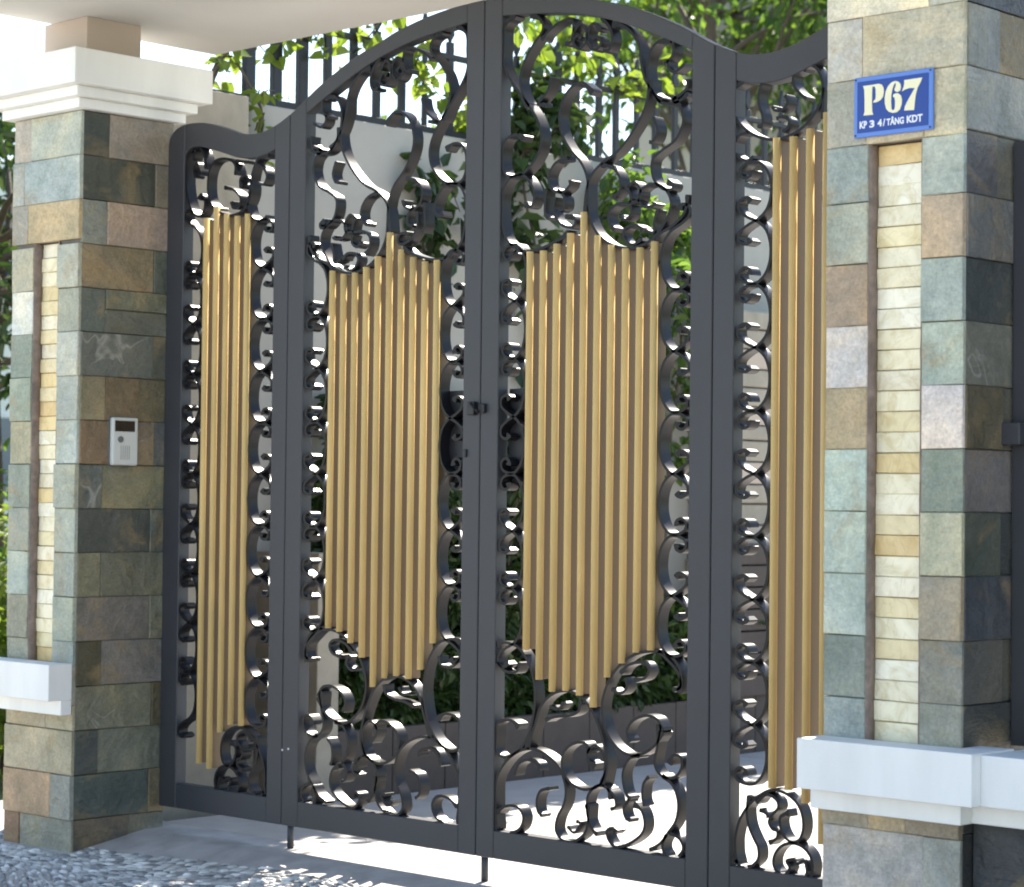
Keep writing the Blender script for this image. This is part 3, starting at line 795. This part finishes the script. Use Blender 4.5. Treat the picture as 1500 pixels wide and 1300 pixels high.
GL = {
 'P_stem': [(248, 392), (398, 368), (394, 470), (392, 640), (398, 790), (416, 838), (256, 858), (276, 800), (276, 640), (268, 450)],
 'P_bowl': [(399, 368), (500, 348), (548, 362), (576, 410), (582, 470), (570, 550), (530, 605), (470, 640), (412, 650), (418, 624), (450, 590), (455, 520), (450, 430), (436, 392), (399, 397)],
 '6_left': [(764, 300), (700, 326), (645, 390), (612, 470), (598, 560), (600, 660), (622, 740), (664, 784), (724, 800), (724, 758), (704, 735), (698, 640), (700, 520), (715, 440), (740, 360), (766, 328)],
 '6_top': [(765, 299), (815, 312), (845, 350), (852, 400), (836, 450), (800, 474), (762, 462), (750, 430), (765, 395), (775, 350), (767, 328)],
 '6_bowl': [(725, 800), (790, 786), (838, 740), (866, 660), (868, 580), (850, 520), (806, 490), (760, 496), (728, 520), (730, 548), (752, 560), (762, 620), (760, 710), (748, 750), (725, 758)],
 '7': [(903, 286), (1184, 240), (1160, 310), (1112, 400), (1086, 500), (1070, 620), (1060, 742), (905, 756), (918, 690), (960, 600), (1010, 510), (1070, 404), (990, 405), (920, 430), (868, 460), (895, 390), (905, 340)],
}
for k, p in GL.items():
    flatpoly('numeral', tz(p), sx0, sw, szt, sh, -.4007, CREAM, sg)
def text(body, x, z, w, h, y, mat, parent):
    cu = bpy.data.curves.new('lettering', 'FONT'); cu.body = body; cu.size = 1; cu.extrude = .02; cu.offset = .035
    to = bpy.data.objects.new('lettering', cu); COL.objects.link(to)
    dg = bpy.context.evaluated_depsgraph_get(); me = bpy.data.meshes.new_from_object(to.evaluated_get(dg))
    bpy.data.objects.remove(to)
    xs = [v.co.x for v in me.vertices]; zs = [v.co.y for v in me.vertices]
    mx, Mx, mz, Mz = min(xs), max(xs), min(zs), max(zs); po = parent_origin(parent)
    for v in me.vertices:
        v.co = Vector((x + (v.co.x - mx) / (Mx - mx) * w - po.x, y - v.co.z * .01 - po.y, z + (v.co.y - mz) / (Mz - mz) * h - po.z))
    me.materials.append(mat)
    o = bpy.data.objects.new('lettering', me); COL.objects.link(o); o.parent = parent
zt = szt - sh * .855
for body, a, b in (('KP', 195, 312), ('3', 352, 432), ('4', 482, 552), ('/', 566, 606), ('TÂNG', 625, 900), ('KDT', 945, 1190)):
    u0 = (a - 90) / 1245.; u1 = (b - 90) / 1245.
    hh = .0215 if 'Â' in body else .0185
    text(body, sx0 + u0 * sw, zt, (u1 - u0) * sw, hh, -.4009, LETW, sg)
for (dx, dz) in ((.006, .006), (sw - .006, .006), (.006, sh - .006), (sw - .006, sh - .006)):
    V, Fc = tube([(sx0 + dx, -.3988, szt - dz), (sx0 + dx, -.4012, szt - dz)], .0025, .0022, 8); meshobj('screw', V, Fc, STEEL, sg)

ic = empty('intercom', (-1.59, -.19, 1.39), 'white intercom box with a dark window on the side of the left pillar', 'intercom')
ICW = m_plain('intercom_plastic', (.60, .63, .62, 1), .45, .05, 8, .0002)
xi = -1.6045
box('back_plate', xi, xi + .006, -.249, -.131, 1.302, 1.478, m_plain('intercom_back_grey', (.12, .12, .12, 1), .6), ic, .003)  # dark grey plate, slightly larger than the housing
box('housing', xi + .006, xi + .026, -.246, -.134, 1.305, 1.475, ICW, ic, .006)
box('camera_window', xi + .0255, xi + .0275, -.237, -.150, 1.425, 1.463, m_plain('dark_window', (.012, .012, .016, 1), .15), ic, .001)
V, Fc = tube([(xi + .025, -.212, 1.397), (xi + .030, -.212, 1.397)], .012, .011, 20); meshobj('call_button', V, Fc, m_plain('button_grey', (.13, .15, .16, 1), .3), ic, False)
box('visor', xi + .026, xi + .030, -.240, -.147, 1.464, 1.468, ICW, ic, .001)
for q in range(5): box('speaker_slot', xi + .0262, xi + .0268, -.175 - q * .009, -.172 - q * .009, 1.325, 1.375, m_plain('slot', (.3, .31, .31, 1), .6) if q == 0 else bpy.data.materials['slot'], ic)

# ================================================================== BOUNDARY WALL
XW = -2.1; ZW = 2.795
bw = empty('boundary_wall', (-2.2, 6, 0), 'grey plastered boundary wall running back from the left pillar', 'wall')
box('wall_body', -2.28, XW, .03, 14, -.12, ZW, GREYWALL, bw, .006)
rf = empty('picket_railing', (-2.19, 6, ZW), 'dark iron picket railing standing on top of the grey boundary wall', 'railing')
box('rail', -2.215, -2.165, .05, 14, ZW + .012, ZW + .042, STEEL, rf, .003)
box('rail', -2.205, -2.175, .05, 14, ZW + .36, ZW + .385, STEEL, rf, .003)
yp = [(.862, .052), (1.008, .048), (1.150, .05), (1.292, .038), (1.44, .036), (1.575, .036), (1.725, .036), (1.864, .026), (2.02, .036), (2.17, .03), (2.31, .036), (2.45, .030), (2.595, .022), (2.728, .046), (2.868, .030), (3.023, .034), (3.147, .034), (3.3, .030), (3.443, .036), (3.592, .034)]
yp = yp + [(3.74 + .145 * k, .034) for k in range(40)]
for y, w in yp:
    h = random.choice([.40, .42, .41]) + .02
    o = box('picket', -2.19 - w * .3, -2.19 + w * .3, y - w / 2, y + w / 2, ZW + .042, ZW + h, STEEL, rf, .003)
    # leaf-shaped finial
    zc = ZW + h
    prof = [(0, -.0), (w * .62, .035), (w * .40, .075), (0, .12), (-w * .40, .075), (-w * .62, .035)]
    V = [(-2.19 - .008, y + a, zc + b) for a, b in prof] + [(-2.19 + .008, y + a, zc + b) for a, b in prof]
    Fc = [tuple(range(6)), tuple(range(11, 5, -1))] + [(q, (q + 1) % 6, 6 + (q + 1) % 6, 6 + q) for q in range(6)]
    fixn(meshobj('finial', V, Fc, STEEL, rf))
# planter along the wall
pk = empty('planter_box', (-1.8, 5, 0), 'dark brown raised planter kerb along the foot of the boundary wall', 'planter')
yy = .98
while yy < 9:
    box('kerb_panel', -1.765, -1.725, yy, yy + .297, -.10, .27 + random.uniform(-.004, .004), BROWN, pk, .004); yy += .30
box('soil', -2.098, -1.767, .98, 9, -.10, .225, m_plain('soil', (.045, .032, .022, 1), .95, .3, 20, .01), pk)
TAN = m_plain('tan_stone', (.34, .305, .25, 1), .8, .2, 8, .004)
tag(box('wall_pier', -2.098, -1.99, .04, .70, -.12, 2.79, TAN, None, .004), 'tan rendered pier against the boundary wall behind the left side leaf', 'pier')
tag(box('planter_end_wall', -2.098, -1.72, .86, .975, -.12, .98, TAN, None, .004), 'low tan rendered wall closing the near end of the planter', 'wall')
# stacked stone pier further back seen through the right side leaf
sp = empty('stacked_stone_pier', (-1.95, 4.3, 0), 'tan stacked stone pier against the wall seen through the right side leaf', 'pier')
zz = -.1; i = 0
while zz < 2.05:
    h = random.uniform(.06, .11); d = random.uniform(-.012, .012)
    box('stone_course', -2.098, -1.84 + d, 3.60 - d, 4.35 + d, zz, zz + h - .006, TAN if i % 3 else BEIGE, sp, .008); zz += h; i += 1

cb = empty('wooden_crate', (-1.76, 3.95, 0), 'dark brown slatted crate in front of the stacked stone pier', 'crate')
for q in range(7): box('slat', -1.83, -1.70, 3.52, 4.42, .272 + q * .105, .370 + q * .105, BROWN, cb, .004)
# ================================================================== VEGETATION
def leafquad(c, d, up, L, W, fold=.25):
    d = d.normalized(); sd_ = d.cross(up)
    if sd_.length < 1e-4: sd_ = d.orthogonal()
    sd_.normalize(); n = sd_.cross(d)
    b = c; t = c + d * L - n * L * .12
    l1 = c + d * L * .35 + sd_ * W * .5 + n * W * fold; l2 = c + d * L * .72 + sd_ * W * .36 + n * W * fold * .6
    r1 = c + d * L * .35 - sd_ * W * .5 + n * W * fold; r2 = c + d * L * .72 - sd_ * W * .36 + n * W * fold * .6
    return [b, l1, l2, t, r2, r1], [(0, 1, 2, 3), (3, 4, 5, 0)]
def foliage(name, centers, n, L, W, mat, parent, rnd, spread=1.0, droop=.3, kind=None):
    V = []; Fc = []
    for i in range(n):
        c, r = rnd.choice(centers)
        v = Vector((rnd.gauss(0, 1), rnd.gauss(0, 1), rnd.gauss(0, 1))); v.normalize()
        rr = r * (rnd.random() ** .45)
        p = Vector(c) + Vector((v.x * rr, v.y * rr, v.z * rr * .8))
        d = (v * .8 + Vector((rnd.uniform(-1, 1), rnd.uniform(-1, 1), rnd.uniform(-1, .5) - droop)))
        up = Vector((rnd.uniform(-.6, .6), rnd.uniform(-.6, .6), 1))
        s = rnd.uniform(.6, 1.25)
        a, b = leafquad(p, d, up, L * s, W * s); o = len(V); V += a; Fc += [tuple(k + o for k in f) for f in b]
    o = meshobj(name, V, Fc, mat, parent)
    if kind: tag(o, kind=kind)
    return o
def shrub(x, y, z, h, r, n, L, W, mat, label, cat='shrub', name='garden_shrub', group=None, seed=0, lobes=9):
    rnd = random.Random(seed); t = empty(name, (x, y, z), label, cat, group)
    stems = []; cs = []
    for k in range(lobes):
        a = rnd.uniform(0, 2 * pi); q = r * rnd.uniform(.15, .85); hz = h * rnd.uniform(.35, .9)
        top = Vector((x + cos(a) * q, y + sin(a) * q, z + hz))
        stems.append(tube(catmull([(x, y, z), ((x + top.x) / 2 + rnd.uniform(-.03, .03), (y + top.y) / 2, z + hz * .5), tuple(top)], 3), .008, .003, 5))
        cs.append((top, r * rnd.uniform(.45, .75)))
        cs.append((Vector((x, y, z)).lerp(top, rnd.uniform(.3, .8)), r * rnd.uniform(.6, .9)))
    for k in range(5): cs.append((Vector((x + .04, y + r * (k - 2) * .55, z + .10)), r * .65))
    meshobj('stem', *merge(stems), BARK, t, True)
    foliage('foliage', cs, n, L, W, mat, t, rnd, kind='stuff')
    return t
# shrubs in the planter
GSH = 'shrubs in the planter along the boundary wall'
sh_specs = [
 (-1.93, 1.20, 1.55, .17, 3400, .065, .032, LEAF_D, 'tall dark green shrub in the planter nearest the tan pier'),
 (-1.93, 1.60, 1.30, .19, 3600, .06, .030, LEAF_D, 'dense dark green shrub behind the middle of the left middle leaf'),
 (-1.92, 2.02, 1.70, .20, 4200, .06, .030, LEAF_D, 'tall dark green shrub behind the centre seam of the gate'),
 (-1.92, 2.42, 1.25, .20, 3400, .06, .030, LEAF_D, 'dark shrub behind the left border of the right middle leaf'),
 (-1.90, 2.90, .62, .20, 2600, .06, .030, LEAF_D, 'rounded dark shrub low behind the right middle leaf'),
 (-1.90, 3.35, .52, .18, 2400, .07, .034, LEAF_G, 'mid green shrub low behind the right stile of the gate'),
 (-1.90, 3.85, .50, .20, 1800, .06, .030, LEAF_D, 'dark shrub at the foot of the stacked stone pier')]
for i, (x, y, h, r, n, L, W, mt, lb) in enumerate(sh_specs):
    shrub(x, y, .22, h, r, n, L, W, mt, lb, group=GSH, seed=20 + i)
# climbers on the wall
def climber(pts, r, n, L, W, mat, label, seed, base=(-2.0, 2.2, .22), wood=True, leaves_as_parts=0, matp=None):
    rnd = random.Random(seed)
    t = empty('climbing_vine', base, label, 'vine', 'vines climbing the boundary wall')
    cs = []; st = []
    P = catmull(pts, 5)
    st.append(tube(P, .010, .004, 5))
    for p in P[len(P) // 4:]:
        cs.append((Vector(p), r * rnd.uniform(.5, 1.1)))
    for k in range(10):
        p = Vector(rnd.choice(P[len(P) // 3:])); q = p + Vector((rnd.uniform(0, r), rnd.uniform(-r, r) * 1.6, rnd.uniform(-r, r) * 1.4))
        st.append(tube([p, (p + q) / 2 + Vector((.01, 0, .02)), q], .004, .002, 4)); cs.append((q, r * .6))
    meshobj('stem', *merge(st), BARK, t, True)
    foliage('foliage', cs, n, L, W, mat, t, rnd, kind='stuff')
    if leaves_as_parts:
        a, b = leafquad(Vector((0, 0, 0)), Vector((0, 1, 0)), Vector((0, 0, 1)), 1, .8)
        me = bpy.data.meshes.new('leaf'); me.from_pydata([tuple(v) for v in a], [], b); me.materials.append(matp or mat)
        po = Vector(base)
        for k in range(leaves_as_parts):
            c, rr = rnd.choice(cs)
            o = bpy.data.objects.new('leaf', me); COL.objects.link(o); o.parent = t
            o.location = c + Vector((rnd.uniform(-.2, 1) * rr, rnd.uniform(-1, 1) * rr, rnd.uniform(-1, 1) * rr)) - po
            o.rotation_euler = (rnd.uniform(-1.2, .6), rnd.uniform(-.9, .9), rnd.uniform(0, 2 * pi)); s = rnd.uniform(.055, .095); o.scale = (s, s, s)
    return t
climber([(-2.0, 1.75, .22), (-2.07, 1.72, 1.2), (-2.06, 1.76, 2.1), (-2.05, 1.72, 2.4), (-2.07, 1.85, 2.6)], .12, 160, .10, .07, LEAF_D, 'dark big-leaved vine on the wall behind the left middle leaf', 41, (-2.0, 1.75, .22), leaves_as_parts=24)
climber([(-2.0, 2.3, .22), (-2.07, 2.35, 1.2), (-2.05, 2.45, 2.2), (-2.04, 2.35, 2.6), (-2.08, 2.4, 2.95), (-2.1, 2.5, 3.1)], .17, 360, .10, .07, LEAF_D, 'dark big-leaved vine reaching the railing right of the centre seam', 42, (-2.0, 2.3, .22), leaves_as_parts=30)
climber([(-2.0, 3.3, .22), (-2.05, 3.4, 1.4), (-2.02, 3.45, 2.0), (-2.0, 3.25, 2.4), (-2.02, 3.0, 2.6)], .22, 900, .085, .05, LEAF_G, 'bright mid green climber below the railing behind the right middle leaf', 43, (-2.0, 3.3, .22), leaves_as_parts=30)
climber([(-2.32, .35, -.1), (-2.32, .6, 2.0), (-2.28, .75, 2.9), (-2.2, .95, 3.12), (-2.18, 1.25, 3.18), (-2.18, 1.55, 3.14), (-2.16, 1.8, 3.05)], .10, 110, .075, .055, LEAF_Y, 'yellow green vine trailing through the railing above the left leaves', 44, (-2.32, .35, -.1), leaves_as_parts=90)
climber([(-2.32, 2.0, -.1), (-2.3, 2.1, 2.6), (-2.2, 2.25, 2.95), (-2.2, 2.5, 3.2), (-2.2, 2.9, 3.3), (-2.18, 3.3, 3.15)], .14, 160, .08, .055, LEAF_Y, 'yellow green vine in the railing above the right middle leaf', 45, (-2.32, 2.0, -.1), leaves_as_parts=55)
climber([(-2.3, .45, 1.2), (-2.15, .62, 2.86), (-2.06, .80, 2.80), (-2.06, .82, 2.62), (-2.07, .80, 2.5)], .06, 14, .07, .05, LEAF_Y, 'short yellow green sprig hanging over the wall above the left side leaf', 46, (-2.3, .45, 1.2), leaves_as_parts=14)

def tree(base, crown, R_, Hh, n, L, W, mat, label, seed, nl=26, name='garden_tree', group=None, tr=.10):
    rnd = random.Random(seed); t = empty(name, base, label, 'tree', group)
    b = Vector(base); c = Vector(crown)
    trunk = catmull([tuple(b), tuple(b.lerp(c, .35) + Vector((rnd.uniform(-.1, .1), rnd.uniform(-.1, .1), 0))), tuple(b.lerp(c, .7)), tuple(c)], 5)
    meshobj('trunk', *tube(trunk, tr, tr * .4, 9), BARK, t, True)
    cs = []; limbs = []
    for k in range(nl):
        v = Vector((rnd.gauss(0, 1), rnd.gauss(0, 1), rnd.gauss(0, .8))); v.normalize(); q = rnd.uniform(.45, 1.0)
        p = c + Vector((v.x * R_ * q, v.y * R_ * q, v.z * Hh * q))
        s0 = Vector(trunk[rnd.randrange(len(trunk) // 2, len(trunk))])
        mid = s0.lerp(p, .5) + Vector((rnd.uniform(-.15, .15), rnd.uniform(-.15, .15), rnd.uniform(0, .2)))
        limbs.append(tube(catmull([tuple(s0), tuple(mid), tuple(p)], 3), tr * .3, tr * .06, 5))
        cs.append((p, R_ * rnd.uniform(.20, .36)))
    meshobj('limb', *merge(limbs), BARK, t, True)
    foliage('crown', cs, n, L, W, mat, t, rnd, kind='stuff')
    return t
tree((-5.6, 8.2, -.1), (-5.6, 8.1, 5.3), 2.1, 1.5, 4600, .125, .060, LEAF_G, 'broad green tree beyond the railing showing over the right leaves', 61, 30)
tree((-7.6, 11.2, -.1), (-7.8, 11.2, 6.2), 2.6, 1.7, 3000, .15, .072, LEAF_Y, 'light green tree standing behind the broad tree', 62, 26)
tree((-6.4, 4.6, -.1), (-6.4, 4.6, 3.3), .9, .7, 1300, .10, .05, LEAF_G, 'small green tree just beyond the railing behind the left middle leaf', 63, 14, tr=.06)
# greenery left of the left pillar
tree((-6.6, 2.6, -.1), (-6.2, 2.3, 2.6), 1.3, 1.5, 5200, .10, .05, LEAF_D, 'dark leafy tree left of the left pillar', 64, 26)
shrub(-4.0, .95, -.1, 1.35, .5, 2300, .09, .035, LEAF_Y, 'bright yellow green bush low beside the left pillar', seed=71, lobes=14)
shrub(-5.2, 1.7, -.1, 1.5, .6, 2300, .09, .035, LEAF_G, 'mid green bush behind the bright bush at the left', seed=72, lobes=14)

# ================================================================== HOUSES BEYOND
def house(loc, w, d, h, storeys, cols, mat, label, win, extra=None, name='neighbour_house'):
    t = empty(name, loc, label, 'house')
    x, y, z = loc
    box('wall', x - w / 2, x + w / 2, y - d / 2, y + d / 2, z, z + h, mat, t, .02)
    box('roof', x - w / 2 - .15, x + w / 2 + .15, y - d / 2 - .15, y + d / 2 + .15, z + h, z + h + .18, WHITE, t, .02)
    GL_ = bpy.data.materials.get('window_glass') or m_plain('window_glass', (.10, .15, .22, 1), .12)
    sh = h / storeys
    for s in range(storeys):
        for c in range(cols):
            yy = y - d / 2 + d * (c + .5) / cols; zz = z + sh * s + sh * .35
            fr = box('window', x + w / 2 - .01, x + w / 2 + .04, yy - .5, yy + .5, zz, zz + sh * .45, WHITE, t, .01)
            box('pane', x + w / 2 + .041, x + w / 2 + .05, yy - .42, yy + .42, zz + .07, zz + sh * .45 - .07, GL_, fr)
            xx = x - w / 2 + w * (c + .5) / cols
            fr = box('window', xx - .5, xx + .5, y - d / 2 - .04, y - d / 2 + .01, zz, zz + sh * .45, WHITE, t, .01)
            box('pane', xx - .42, xx + .42, y - d / 2 - .05, y - d / 2 - .041, zz + .07, zz + sh * .45 - .07, GL_, fr)
    return t
h1 = house((-30, 18.5, -.1), 6, 7, 6.6, 2, 3, WHITE, 'white two storey house far behind the railing at the left', True)
box('awning', -27, -26.2, 16.6, 19.4, 4.75, 5.25, m_plain('blue_awning', (.05, .14, .50, 1), .6), h1, .03)
hc = empty('neighbour_house', (-6.0, 11.6, -.1), 'pale house corner with a round drainpipe at the top right behind the gate', 'house')
box('wall', -9.0, -5.3, 11.2, 15.2, -.1, 6.4, m_plain('pale_render', (.55, .50, .47, 1), .8, .05, 2), hc, .02)
box('roof', -9.2, -5.1, 11.0, 15.4, 6.4, 6.6, WHITE, hc, .02)
